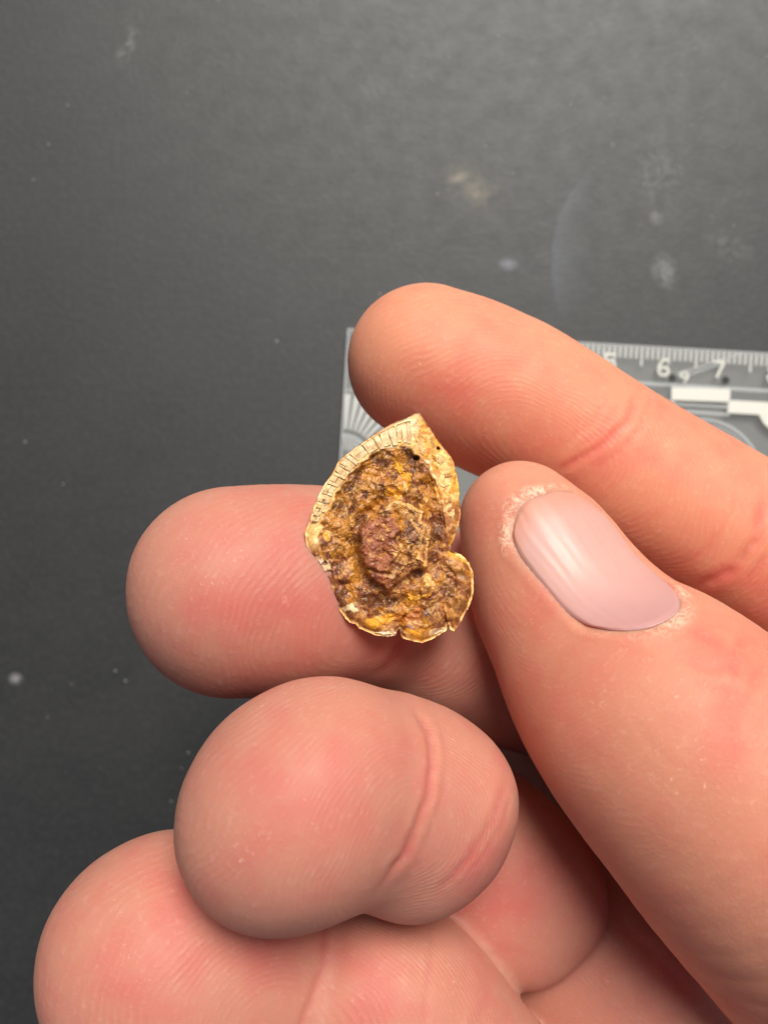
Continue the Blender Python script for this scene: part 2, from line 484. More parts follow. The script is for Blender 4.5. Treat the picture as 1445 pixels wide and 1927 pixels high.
flake = np.exp(-((nsd - 0.06) / (0.07 + 0.07 * sstep(0.6, 0.8, nv_) * sstep(0.4, -0.4, nu_) + 0.04 * sstep(0.2, 0.0, nv_))) ** 2)
flake *= np.clip(0.08 + 0.8 * sstep(0.22, 0.05, nv_) * (0.4 + 0.6 * sstep(-0.6, 0.3, nu_)) + 0.85 * sstep(0.55, 0.75, nv_) * sstep(0.7, 0.0, nu_), 0, 1)
disp += flake * (0.006 + 0.016 * fbm(px / 11, py / 11, 0, 7, 3))

# soft unevenness of flesh
disp += 0.018 * fbm(HV[:, 0] * 1.1, HV[:, 1] * 1.1, HV[:, 2] * 1.1, 11, 3)

# friction ridges: phase field round a whorl on every pad
WH = [P(1010, 850, 9.2), P(700, 1200, 8.2), P(760, 1600, 6.9), P(520, 1950, 7.5), P(1010, 1100, 8.1), P(1250, 1650, 8.0)]
FD = [(0.85, 0.5), (0.98, 0.1), (0.7, -0.3), (0.9, 0.3), (0.6, 0.78), (0.8, 0.6)]
phase = np.zeros(len(HV)); ramp_ = np.zeros(len(HV))
warp = 0.05 * fbm(HV[:, 0] * 1.6, HV[:, 1] * 1.6, HV[:, 2] * 1.6, 21, 2)
for k in range(6):
    m = own == k
    c = WH[k]; u = np.array([FD[k][0], -FD[k][1], 0.25]); u /= np.linalg.norm(u)
    w = HV[m] - c; al = w @ u; pe = w - al[:, None] * u
    r = np.sqrt((0.62 * al) ** 2 + (pe ** 2).sum(1) * 1.0 + 0.09) + 1.6 * warp[m]
    phase[m] = r / (0.040, 0.042, 0.036, 0.036, 0.036, 0.04)[k]
    amp = sstep(2.6, 1.5, r) * sstep(0.3, 0.6, r) if k < 4 else np.full(m.sum(), 0.35)
    ramp_[m] = amp
ramp_ *= sstep(9, 0.3, np.where(nsd < 9, 9, 0)) if False else 1
srt = np.sort(fin, axis=1); ramp_ *= sstep(0.03, 0.13, srt[:, 1] - srt[:, 0])
ramp_[own == 4] *= sstep(-0.1, 0.5, nsd[own == 4])

# blood colour: pads and creases redder, knuckle sides more tan
def spot(f_, x, y, rx, ry):
    m = (own == f_); r = np.zeros(len(HV))
    r[m] = np.exp(-(((px[m] - x) / rx) ** 2 + ((py[m] - y) / ry) ** 2)); return r
red = crease * 0.5 + spot(0, 850, 700, 160, 110) * 0.22 + spot(0, 930, 800, 180, 80) * 0.3 + spot(0, 1230, 860, 160, 90) * 0.35 \
    + spot(1, 470, 1040, 150, 140) * 0.5 + spot(1, 560, 1200, 170, 90) * 0.45 + spot(2, 530, 1500, 140, 150) * 0.5 + spot(3, 250, 1850, 150, 120) * 0.4 \
    + spot(4, 1350, 1330, 90, 150) * 0.5 + spot(4, 960, 1200, 120, 120) * 0.3 + spot(3, 480, 1790, 110, 60) * 0.55 + spot(3, 700, 1850, 90, 120) * 0.4 \
    + spot(2, 985, 1680, 120, 100) * 0.5 + spot(0, 1320, 1080, 150, 60) * 0.4 + spot(2, 890, 1650, 60, 60) * 0.5 + spot(3, 330, 1700, 60, 120) * 0.3
red += 0.25 * fbm(HV[:, 0] * 2.2, HV[:, 1] * 2.2, HV[:, 2] * 2.2, 31, 3)
pale = spot(0, 700, 620, 80, 80) * 0.5 + spot(1, 300, 1000, 110, 80) * 0.5 + spot(1, 290, 1200, 60, 90) * 0.4 + spot(4, 930, 900, 80, 60) * 0.45 \
    + spot(4, 1200, 1500, 120, 200) * 0.3 + spot(2, 400, 1450, 80, 120) * 0.35 + spot(2, 860, 1480, 60, 120) * 0.25 + spot(2, 1080, 1620, 50, 60) * 0.4
HV2 = HV + HN * disp[:, None]
# relax the folds where two parts of the hand press together
fold = sstep(0.16, 0.06, np.sort(fin, axis=1)[:, 1] - fin.min(1))[:, None]
E_ = np.vstack([HF[:, [0, 1]], HF[:, [1, 2]], HF[:, [2, 3]], HF[:, [3, 0]]])
cnt = np.bincount(E_.ravel(), minlength=len(HV2)).clip(1)[:, None]
for _ in range(6):
    acc = np.stack([np.bincount(E_[:, 0], HV2[E_[:, 1], k], len(HV2)) + np.bincount(E_[:, 1], HV2[E_[:, 0], k], len(HV2)) for k in range(3)], 1) / cnt
    HV2 = HV2 + fold * 0.6 * (acc - HV2)

def skin_material():
    t = NT("skin"); co = t.coord()
    red_ = t.attr("redness"); pale_ = t.attr("pallor"); ph = t.attr("ridge_phase"); am = t.attr("ridge_amount"); fl = t.attr("flaking"); cr = t.attr("crease")
    nA = t.noise(co, 350, 4, 0.6); nB = t.noise(co, 1400, 4, 0.65); nC = t.noise(co, 4200, 3, 0.6)
    c = t.mix(t.math('ADD', red_, t.math('ADD', t.math('MULTIPLY', t.math('SUBTRACT', nA, 0.5), 1.2), t.math('MULTIPLY', t.math('SUBTRACT', t.noise(co, 150, 3, 0.5), 0.5), 1.4)), clamp=True), (0.60, 0.255, 0.172), (0.60, 0.150, 0.120))
    c = t.mix(t.math('MULTIPLY', pale_, 0.8, clamp=True), c, (0.60, 0.29, 0.195))
    c = t.mix(t.math('MULTIPLY', t.ramp(nB, [(0.55, 0), (0.75, 1)]), 0.28), c, (0.72, 0.45, 0.33))
    # ridge sine
    sn = t.math('SINE', t.math('MULTIPLY', t.math('ADD', ph, t.math('MULTIPLY', nA, 0.45)), 2 * math.pi))
    patch = t.math('MULTIPLY', t.ramp(t.noise(co, 220, 3, 0.6), [(0.36, 0.25), (0.62, 1)]), t.ramp(nB, [(0.38, 0.15), (0.55, 1)]))
    rid = t.math('MULTIPLY', t.math('MULTIPLY', sn, am), patch)
    c = t.mix(t.math('MULTIPLY', t.math('MAXIMUM', rid, 0.0), 0.07, clamp=True), c, (0.84, 0.55, 0.42))
    # dry broken ridge tips
    dry = t.math('MULTIPLY', t.ramp(t.noise(co, 1900, 5, 0.75, 0.6), [(0.60, 0), (0.70, 1)]), t.ramp(t.noise(co, 170, 2, 0.5), [(0.5, 0), (0.66, 1)]))
    c = t.mix(t.math('MULTIPLY', dry, 0.5), c, (0.88, 0.66, 0.52))
    # flaking cuticle skin
    fk = t.math('MULTIPLY', fl, t.ramp(t.noise(co, 1300, 5, 0.75, 1.2), [(0.43, 0), (0.58, 1)]), clamp=True)
    fk = t.math('MULTIPLY', fk, t.ramp(t.noise(co, 330, 2, 0.5), [(0.36, 0.15), (0.56, 1)]))
    c = t.mix(t.math('MULTIPLY', fk, 0.9), c, (0.84, 0.64, 0.50))
    c = t.mix(t.math('MULTIPLY', cr, 0.15, clamp=True), c, (0.55, 0.16, 0.11))
    c = t.mix(t.attr('warm_lit'), t.mix(1.0, c, (0.90, 0.91, 0.98), 'MULTIPLY'), t.mix(1.0, c, (1.18, 1.12, 1.0), 'MULTIPLY'))  # index lifted, lower fingers dimmed: light falloff put into skin colour, beside warmer hue
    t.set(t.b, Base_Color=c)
    t.l.new(t.ramp(nA, [(0.3, 0.50), (0.7, 0.64)]), t.b.inputs["Roughness"])
    t.b.inputs["Subsurface Weight"].default_value = 0.75
    t.b.inputs["Subsurface Radius"].default_value = (1.0, 0.32, 0.16)
    t.b.inputs["Subsurface Scale"].default_value = 0.003
    t.b.inputs["Specular IOR Level"].default_value = 0.34
    n = t.bump(rid, 0.24, 0.00006)
    n = t.bump(nB, 0.5, 0.00010, n)
    n = t.bump(t.math('ADD', nC, t.math('MULTIPLY', t.math('ADD', dry, fk), 1.0)), 0.35, 0.00006, n)
    t.l.new(n, t.b.inputs["Normal"])
    return t.m
M_SKIN = skin_material()
hand = mesh_np("hand", HV2, HF, M_SKIN, attrs={"redness": red, "pallor": pale, "ridge_phase": phase, "ridge_amount": ramp_, "flaking": flake, "crease": crease, "warm_lit": np.where(own == 0, 1.0, 0.0) * 0.9 + np.where(own == 4, 0.5, 0) + np.where(own == 5, -0.1, 0)})
tag(hand, "bare right hand, palm towards the viewer, pinching a small fossil shell between thumb and fingers", "hand")

# nail
def ray_radius(A, D):
    r = np.full(len(A), 1.6)
    for _ in range(40): r = r - f_thumb(A + D * r[:, None]) * 0.8
    return r
nu, nv = 72, 110
uu = np.linspace(-1, 1, nu); vv = np.linspace(0, 1, nv)
U, V_ = np.meshgrid(uu, vv, indexing='ij')
Us = np.sign(U) * np.abs(U) ** 0.9
base = 0.0 + 0.17 * np.abs(Us) ** 2.5; tip = 0.965 - 0.20 * np.abs(Us) ** 2.5 - 0.05 * Us
tip = tip + 0.008 * noise(Us * 5, Us * 0 + 3)
VV = base + (tip - base) * V_
ph = PH0 + phs(VV) + phw(VV) * Us * (1 - 0.12 * np.abs(2 * V_ - 1) ** 4)
A = NA0 + NAX * (VV * NLEN).reshape(-1, 1)
D = (np.cos(ph).reshape(-1, 1) * upc + np.sin(ph).reshape(-1, 1) * perp)
R = ray_radius(A, D).reshape(nu, nv)
# a nail bends evenly: fit it along the thumb by a low-order polynomial
fit = np.zeros_like(R)
for i in range(nu):
    w = np.ones(nv); w[int(nv * 0.86):] = 0.05
uf = np.vander(uu, 4); K = uf @ np.linalg.pinv(uf); fit = K @ fit
vf = np.vander(vv, 4); K2 = vf @ np.linalg.pinv(vf); R = (K2 @ (K @ R).T).T + 0.006
edge = np.minimum(sstep(0, 0.10, 1 - np.abs(U)), np.minimum(sstep(0, 0.035, V_), sstep(0, 0.03, 1 - V_) * 0.6 + 0.4))
R2 = R - 0.018 + 0.024 * edge + 0.0015 * noise(Us * 9, V_ * 0 + 1)
nvt = A + D * R2.reshape(-1, 1)
bot = A + D * (R2 - 0.05).reshape(-1, 1)
fc = grid_faces(nu, nv)
# side skirt
ring = [i * nv for i in range(nu)] + [(nu - 1) * nv + j for j in range(1, nv)] + [i * nv + nv - 1 for i in range(nu - 2, -1, -1)] + [j for j in range(nv - 2, 0, -1)]
k = len(nvt); sk = [(ring[i], k + ring[i], k + ring[(i + 1) % len(ring)], ring[(i + 1) % len(ring)]) for i in range(len(ring))]
def nail_material():
    t = NT("fingernail"); co = t.coord(); v = t.attr("along"); u = t.attr("across")
    n = t.noise(co, 260, 3, 0.5)
    c = t.mix(t.ramp(v, [(0.0, 0), (0.45, 1)]), (0.54, 0.275, 0.27), (0.60, 0.345, 0.305))
    c = t.mix(t.ramp(v, [(0.80, 0), (0.94, 1)]), c, (0.60, 0.28, 0.20))
    c = t.mix(t.math('MULTIPLY', n, 0.35), c, (0.68, 0.37, 0.33))
    t.set(t.b, Base_Color=c, Roughness=t.ramp(n, [(0.3, 0.40), (0.7, 0.5)]))
    t.b.inputs["Subsurface Weight"].default_value = 0.5
    t.b.inputs["Subsurface Radius"].default_value = (1.0, 0.4, 0.25)
    t.b.inputs["Subsurface Scale"].default_value = 0.0012
    t.b.inputs["Coat Weight"].default_value = 0.12; t.b.inputs["Coat Roughness"].default_value = 0.22
    st = t.noise(co, 1, 2, 0.5)
    w = t.math('SINE', t.math('ADD', t.math('MULTIPLY', u, 42.0), t.math('MULTIPLY', n, 9.0)))
    t.l.new(t.bump(t.math('ADD', w, t.math('MULTIPLY', t.noise(co, 900, 3, 0.6), 1.5)), 0.14, 0.00003), t.b.inputs["Normal"])
    return t.m
ff = np.vstack([fc, np.array(sk), (fc + k)[:, ::-1]])
mesh_np("fingernail", np.vstack([nvt, bot]), ff, nail_material(), hand,
        attrs={"along": np.tile(V_.ravel(), 2), "across": np.tile(Us.ravel(), 2)})

# ------------------------------------------------------------------ fossil shell
ZS = 3.6125
def z2p(x, y): return 540 + x / ZS, 750 + y / ZS
SD = 8.12                                  # distance of the shell's rim plane from the camera
SK = SD / F / ZS                           # cm per traced unit
OUT = [(905, 97), (940, 150), (985, 215), (1040, 300), (1100, 372), (1140, 430), (1150, 500), (1170, 570), (1174, 640), (1175, 700), (1183, 760), (1180, 820),
       (1165, 885), (1140, 950), (1115, 1005), (1108, 1036), (1138, 1046), (1180, 1062), (1216, 1090), (1240, 1112), (1270, 1180), (1275, 1260), (1272, 1340), (1240, 1430),
       (1200, 1500), (1160, 1560), (1140, 1588), (1112, 1575), (1098, 1540), (1085, 1585), (1040, 1612), (1000, 1635), (925, 1665), (870, 1655), (790, 1635), (775, 1610), (766, 1565), (752, 1572),
       (735, 1610), (690, 1618), (620, 1612), (560, 1590), (490, 1560), (468, 1530), (420, 1515), (360, 1440), (310, 1370), (270, 1300), (255, 1240), (220, 1170),
       (190, 1110), (150, 1060), (137, 980), (130, 900), (150, 860), (165, 830), (185, 750), (215, 670), (250, 600), (310, 510), (350, 435), (420, 370), (500, 310),
       (600, 240), (700, 180), (800, 135), (870, 100)]
INNER = [(230, 850), (290, 760), (330, 660), (400, 560), (440, 490), (500, 440), (570, 385), (650, 350), (740, 322), (830, 330), (900, 400), (960, 470),
         (1000, 560), (1020, 650), (1055, 760), (1085, 860), (1085, 1000), (1060, 1080), (1150, 1200), (1180, 1350), (1080, 1480), (950, 1560), (800, 1540),
         (680, 1560), (560, 1500), (480, 1440), (390, 1380), (330, 1270), (300, 1150), (240, 1050), (215, 940)]
MIDW = [(440, 700), (500, 610), (600, 560), (720, 530), (830, 560), (900, 640), (960, 760), (1000, 880), (1010, 1020), (990, 1160), (930, 1260), (820, 1340),
        (700, 1370), (600, 1340), (520, 1240), (470, 1120), (440, 1000), (425, 850)]
TERR = [(645, 745), (690, 715), (735, 692), (790, 700), (840, 722), (880, 745), (930, 775), (915, 830), (978, 870), (972, 930), (962, 1010), (955, 1140),
        (900, 1150), (850, 1170), (790, 1220), (740, 1250), (690, 1295), (630, 1250), (565, 1200), (505, 1100), (492, 1000), (497, 900), (530, 835), (590, 800)]
DISC = [(508, 890), (555, 825), (640, 788), (735, 805), (757, 900), (735, 950), (765, 1000), (730, 1095), (700, 1180), (640, 1170), (560, 1130), (503, 1050)]
SHELF = [(925, 1215), (960, 1200), (1020, 1270), (1000, 1320), (930, 1360), (900, 1330)]

def shell_h(x, y):
    """relief towards the camera, in traced units"""
    wx = x + 24 * fbm(x / 80, y / 80, 0, 1, 4, 0.45); wy = y + 24 * fbm(x / 80, y / 80, 5, 2, 4, 0.45)
    so = poly_sd(x, y, OUT); si = poly_sd(wx, wy, INNER); sm = poly_sd(wx, wy, MIDW)
    st = poly_sd(x + 9 * fbm(x / 22, y / 22, 1, 3, 3), y + 9 * fbm(x / 22, y / 22, 7, 4, 3), TERR); sdk = poly_sd(wx, wy, DISC); ss = poly_sd(wx, wy, SHELF)
    h = 34 * sstep(0, 60, so) - 20
    up = sstep(1000, 700, y)
    h = h - (19 * up + 5) * (1 + 0.5 * fbm(x / 50, y / 50, 0, 77, 2)) * sstep(-8, 24, si + 8 * fbm(x / 18, y / 18, 0, 78, 3))
    h = h + 34 * sstep(-20, 45, sm)
    tr = np.exp(-((st + 32) / 36) ** 2)
    h = h - (26 + 18 * sstep(760, 560, x)) * tr
    h = h + 74 * sstep(-10, 12, st) + 10 * sstep(10, 60, st)
    h = h + 22 * sstep(-10, 8, sdk) - 12 * np.exp(-((sdk + 16) / 14) ** 2) * (st > 0)
    h = h + 20 * sstep(-10, 8, ss)
    # second step on the right of the terrace
    h = h + 16 * sstep(-6, 6, st - 55 - 20 * fbm(x / 40, y / 40, 0, 14, 3)) * sstep(730, 800, x)
    n = fbm(wx / 75, wy / 75, 0, 40, 4, 0.5)
    rg = 1 - np.abs(fbm(wx / 60, wy / 60, 3, 50, 4, 0.5)) * 2.2
    amp = 0.35 + 0.65 * sstep(-5, 20, si)
    h = h + amp * (12 * n + 5 * rg) + 2.0 * amp * fbm(x / 9, y / 9, 0, 60, 3, 0.7)
    q4 = fbm(wx / 100, wy / 100, 6, 44, 3, 0.5) * 5; fr = q4 - np.floor(q4)
    h = h + (amp - 0.35) * 12 * (np.floor(q4) + sstep(0.38, 0.62, fr))
    # growth lines on the lower right lobe and the foot
    th = np.arctan2(y - 1000, x - 820)
    lobe = sstep(900, 1050, y) * sstep(990, 1080, x) + 0.6 * sstep(1380, 1480, y)
    h = h + 3.5 * lobe * np.sin(th * 34 + 2.2 * fbm(x / 90, y / 90, 0, 8, 3)) * np.clip(lobe, 0, 1)
    # holes in the left edge, crack at the right of the foot
    for cx_, cy_, r in ((258, 1115, 17), (292, 1182, 20), (880, 405, 20), (1030, 335, 11)):
        h = h - 55 * np.exp(-(((x - cx_) / r) ** 2 + ((y - cy_) / (r * 0.8)) ** 2) ** 2)
    for pts, w, dp in (([(1062, 1430), (1080, 1500), (1098, 1560)], 5, 40), ([(766, 1570), (772, 1530), (800, 1480)], 7, 35),
                       ([(640, 1010), (700, 1060), (740, 1130)], 6, 10), ([(440, 900), (450, 1000), (500, 1110)], 16, 22), ([(1010, 560), (1045, 700), (1075, 880)], 7, 14)):
        d_, t_ = line_d(x + 5 * noise(x / 14, y / 14, 0, 5), y, pts)
        h = h - dp * np.exp(-(d_ / w) ** 2)
    return h, so, si, sm, st, sdk, ss, n, rg

PAL = dict(umber=(0.12, 0.045, 0.015), plum=(0.25, 0.080, 0.040), ochre=(0.52, 0.23, 0.028), tan=(0.60, 0.31, 0.10), cream=(0.90, 0.58, 0.235), yellow=(0.80, 0.42, 0.035),
           white=(0.88, 0.74, 0.50), rust=(0.50, 0.17, 0.03), rose=(0.40, 0.13, 0.09), olive=(0.27, 0.14, 0.03))
def shell_colour(x, y, H_):
    h, so, si, sm, st, sdk, ss, n, rg = H_
    def c(k): return np.array(PAL[k])[None, :]
    def mixc(col, k, f_): f_ = np.clip(f_, 0, 1)[:, None]; return col * (1 - f_) + c(k) * f_
    wx = x + 30 * fbm(x / 40, y / 40, 2, 70, 3); wy = y + 30 * fbm(x / 40, y / 40, 9, 71, 3)
    a_ = fbm(wx / 120, wy / 120, 0, 72, 5, 0.6); b_ = fbm(wx / 95, wy / 95, 4, 80, 5, 0.6); d_ = fbm(wx / 60, wy / 60, 8, 90, 5, 0.6); e_ = fbm(wx / 26, wy / 26, 1, 95, 4, 0.6)
    col = np.repeat(c('ochre') * 0.8, len(x), 0)
    col = mixc(col, 'olive', sstep(0.0, 0.15, a_) * 0.8)
    col = mixc(col, 'plum', sstep(-0.10, 0.02, b_) * 0.85)
    col = mixc(col, 'umber', sstep(0.05, 0.16, d_) * 0.75)
    col = mixc(col, 'tan', sstep(0.14, 0.26, -d_) * 0.6)
    col = mixc(col, 'ochre', sstep(0.14, 0.24, -b_) * 0.7)
    col = mixc(col, 'cream', sstep(0.20, 0.32, -e_ + 0.25 * a_) * 0.4)
    band = sstep(14, -10, si) * sstep(1090, 960, y + 0.1 * x)
    bc = np.repeat(c('cream'), len(x), 0)
    bc = mixc(bc, 'ochre', sstep(0.05, 0.3, d_) * 0.5); bc = mixc(bc, 'white', sstep(0.1, 0.3, -a_) * 0.6); bc = mixc(bc, 'plum', sstep(0.25, 0.4, e_) * 0.5)
    right = sstep(860, 930, x); bc = mixc(bc, 'tan', right * sstep(-0.15, 0.1, b_) * 0.85); bc = mixc(bc, 'yellow', right * sstep(-0.1, 0.1, d_) * 0.6); bc = mixc(bc, 'rust', right * sstep(0.0, 0.15, e_) * 0.6)
    bc = mixc(bc, 'plum', right * sstep(640, 760, y) * sstep(-0.1, 0.1, d_) * 0.8)
    col = col * (1 - band[:, None]) + bc * band[:, None]
    # outer thin brown margin up the top
    col = mixc(col, 'plum', sstep(15, 5, so) * sstep(300, 150, y) * 0.6)
    # terrace edges
    edge = np.exp(-((st - 12) / 13) ** 2) * (sstep(640, 700, x) * sstep(1250, 1000, y + 0.0 * x))
    col = mixc(col, 'cream', edge * sstep(-0.25, 0.05, a_ + 0.2) * 0.9)
    e2 = np.exp(-((st - 62) / 12) ** 2) * sstep(740, 800, x); col = mixc(col, 'cream', e2 * 0.6)
    # rosy disc
    dk = sstep(-4, 10, sdk); col = mixc(col, 'rose', dk * 0.6); col = mixc(col, 'plum', dk * sstep(0.0, 0.2, d_) * 0.7); col = mixc(col, 'tan', dk * sstep(0.14, 0.26, -e_) * 0.7)
    col = mixc(col, 'rose', sstep(80, 20, np.hypot(x - 640, y - 1200)) * 0.6)
    col = mixc(col, 'cream', sstep(18, 6, line_d(wx, wy, [(770, 1000), (735, 1090), (790, 1020), (830, 990)])[0]) * 0.8)
    col = mixc(col, 'cream', sstep(14, 4, line_d(wx, wy, [(860, 1040), (940, 1100), (945, 1150)])[0]) * 0.7)
    # yellow crystals and pale chips
    for pts, w, k in (([(745, 440), (775, 490), (815, 520)], 30, 'yellow'), ([(700, 640), (770, 650), (800, 600)], 34, 'yellow'), ([(600, 740), (640, 700)], 30, 'ochre'),
                      ([(790, 580), (810, 640)], 14, 'cream'), ([(940, 1220), (1000, 1270)], 26, 'cream'), ([(910, 1350), (950, 1330)], 22, 'yellow'), ([(830, 1360), (850, 1350)], 24, 'yellow'),
                      ([(800, 1240), (830, 1250)], 14, 'cream'), ([(440, 1260), (450, 1340), (430, 1380)], 26, 'ochre'), ([(400, 1420), (450, 1430)], 26, 'white'),
                      ([(270, 940), (290, 920)], 18, 'yellow'), ([(560, 1520), (700, 1500)], 34, 'yellow'), ([(820, 1590), (900, 1610)], 30, 'yellow'),
                      ([(660, 1595), (720, 1590)], 26, 'white'), ([(990, 1600), (1075, 1570)], 24, 'white'), ([(800, 1590), (850, 1625)], 14, 'cream'),
                      ([(1115, 1060), (1180, 1080), (1225, 1110)], 22, 'yellow'), ([(225, 1095), (275, 1150), (250, 1190)], 26, 'white'), ([(240, 750), (230, 820)], 18, 'cream'),
                      ([(270, 1250), (290, 1270)], 22, 'cream'), ([(760, 1480), (860, 1490), (900, 1440)], 30, 'rust'), ([(1050, 380), (1080, 520), (1080, 580)], 34, 'cream')):
        dd, _ = line_d(wx, wy, pts); col = mixc(col, k, sstep(w * 1.15, w * 0.75, dd + 6 * e_) * 0.9)
    # pale broken edge all round
    rim = sstep(20, 8, so + 8 * d_) * sstep(900, 1000, y); col = mixc(col, 'cream', rim * 0.85 * sstep(-0.12, 0.1, a_ + 0.6 * d_))
    lobe = sstep(950, 1060, y) * sstep(1000, 1090, x) * sstep(24, 60, so)
    th = np.arctan2(y - 1000, x - 820)
    col = mixc(col, 'tan', lobe * sstep(0.1, 0.6, np.sin(th * 26 + 2 * a_)) * 0.6); col = mixc(col, 'umber', lobe * sstep(0.5, 0.9, np.sin(th * 17 + 3 * d_)) * 0.6)
    # umber colour at the holes
    for cx_, cy_, r in ((258, 1115, 20), (292, 1182, 24), (880, 405, 30), (1035, 335, 17)):
        col = mixc(col, 'umber', np.exp(-(((x - cx_) / r) ** 2 + ((y - cy_) / (r * 0.8)) ** 2) ** 2) * 0.95)
    col = col * np.array((1.06, 0.95, 0.78))[None] ** (1 - 0.6 * np.clip(band + rim, 0, 1))[:, None]
    col = col * (0.95 + 0.26 * np.clip(band + rim, 0, 1))[:, None]
    return np.clip(col, 0.01, 0.95)

def shell_material(name, crack=True):
    t = NT(name); co = t.coord(); c = t.attr("pigment", True)
    n = t.noise(co, 2600, 5, 0.7); m = t.noise(co, 7000, 3, 0.6)
    c = t.mix(t.ramp(n, [(0.40, 0.45), (0.56, 0)]), c, (0.34, 0.18, 0.09), 'MULTIPLY')
    c = t.mix(t.math('MULTIPLY', t.ramp(m, [(0.60, 0), (0.72, 1)]), 0.25), c, (0.85, 0.60, 0.30))
    t.set(t.b, Base_Color=c, Roughness=t.ramp(n, [(0.35, 0.27), (0.65, 0.55)]))
    t.b.inputs["Specular IOR Level"].default_value = 0.5
    t.b.inputs["Subsurface Weight"].default_value = 0.05; t.b.inputs["Subsurface Scale"].default_value = 0.0006
    t.l.new(t.bump(t.math('ADD', n, t.math('MULTIPLY', m, 0.5)), 0.45, 0.00008), t.b.inputs["Normal"])
    return t.m
M_SHELL = shell_material("fossil_crust")

shell_root = bpy.data.objects.new("fossil_shell", None); sc.collection.objects.link(shell_root)
shell_root.empty_display_size = 0.01
SC_ = P(*z2p(680, 900), SD)
shell_root.location = SC_ * CM
tag(shell_root, "small snail-shaped fossil shell with cream rim and mottled brown crust, pinched in the fingertips", "fossil")

def shell_pt(x, y, h):
    px_, py_ = z2p(x, y)
    d = SD + 0.0 * x
    # the shell leans a little: its left side comes nearer
    d = SD + (px_ - 735) * 0.0006 + (py_ - 1000) * 0.0000
    X = (px_ - CX) * SD / F; Y = -(py_ - CY) * SD / F
    return np.stack([X, Y, H - d + h * SK], -1) - SC_

def outline(n):
    pts = np.array(OUT, float); cx_, cy_ = 680.0, 900.0
    seg = np.vstack([pts, pts[:1]]); L = np.r_[0, np.cumsum(np.hypot(*np.diff(seg, axis=0).T))]
    s = np.linspace(0, L[-1], n, endpoint=False)
    return np.stack([np.interp(s, L, seg[:, 0]), np.interp(s, L, seg[:, 1])], 1)
na, nr = 620, 230
ol = outline(na)
ol = ol + 3.0 * np.stack([noise(ol[:, 0] / 18, ol[:, 1] / 18, 0, 1), noise(ol[:, 0] / 18, ol[:, 1] / 18, 4, 2)], 1)
c0 = np.array([680.0, 900.0])
rr = np.linspace(0.002, 1, nr)
XY = c0 + (ol - c0)[:, None, :] * rr[None, :, None]
x, y = XY[..., 0].ravel(), XY[..., 1].ravel()
Hs = shell_h(x, y); col = shell_colour(x, y, Hs)
topv = shell_pt(x, y, Hs[0])
# side and back: walls curl under into a rounded body
side = []; scol = []
for k, (s_, dz) in enumerate(((1.004, -12), (0.995, -34), (0.97, -70), (0.93, -110), (0.84, -160), (0.70, -205), (0.5, -240), (0.25, -255), (0.002, -260))):
    q = c0 + (ol - c0) * s_
    wob = 5 * noise(q[:, 0] / 30, q[:, 1] / 30, k * 0.7, 6)
    side.append(shell_pt(q[:, 0], q[:, 1], dz + wob))
    m_ = sstep(0, 1, 0.5 + fbm(q[:, 0] / 40, q[:, 1] / 40, k, 9, 3))[:, None]
    scol.append(np.array(PAL['tan']) * m_ + np.array(PAL['plum']) * (1 - m_))
V = np.concatenate([topv.reshape(na, nr, 3), np.stack(side, 1)], 1); Cc = np.concatenate([col.reshape(na, nr, 3), np.stack(scol, 1)], 1)
fcs = grid_faces(na, V.shape[1], wrap=True)[:, ::-1]
mesh_np("shell_body", V.reshape(-1, 3), fcs, M_SHELL, shell_root, cols={"pigment": Cc.reshape(-1, 3)})

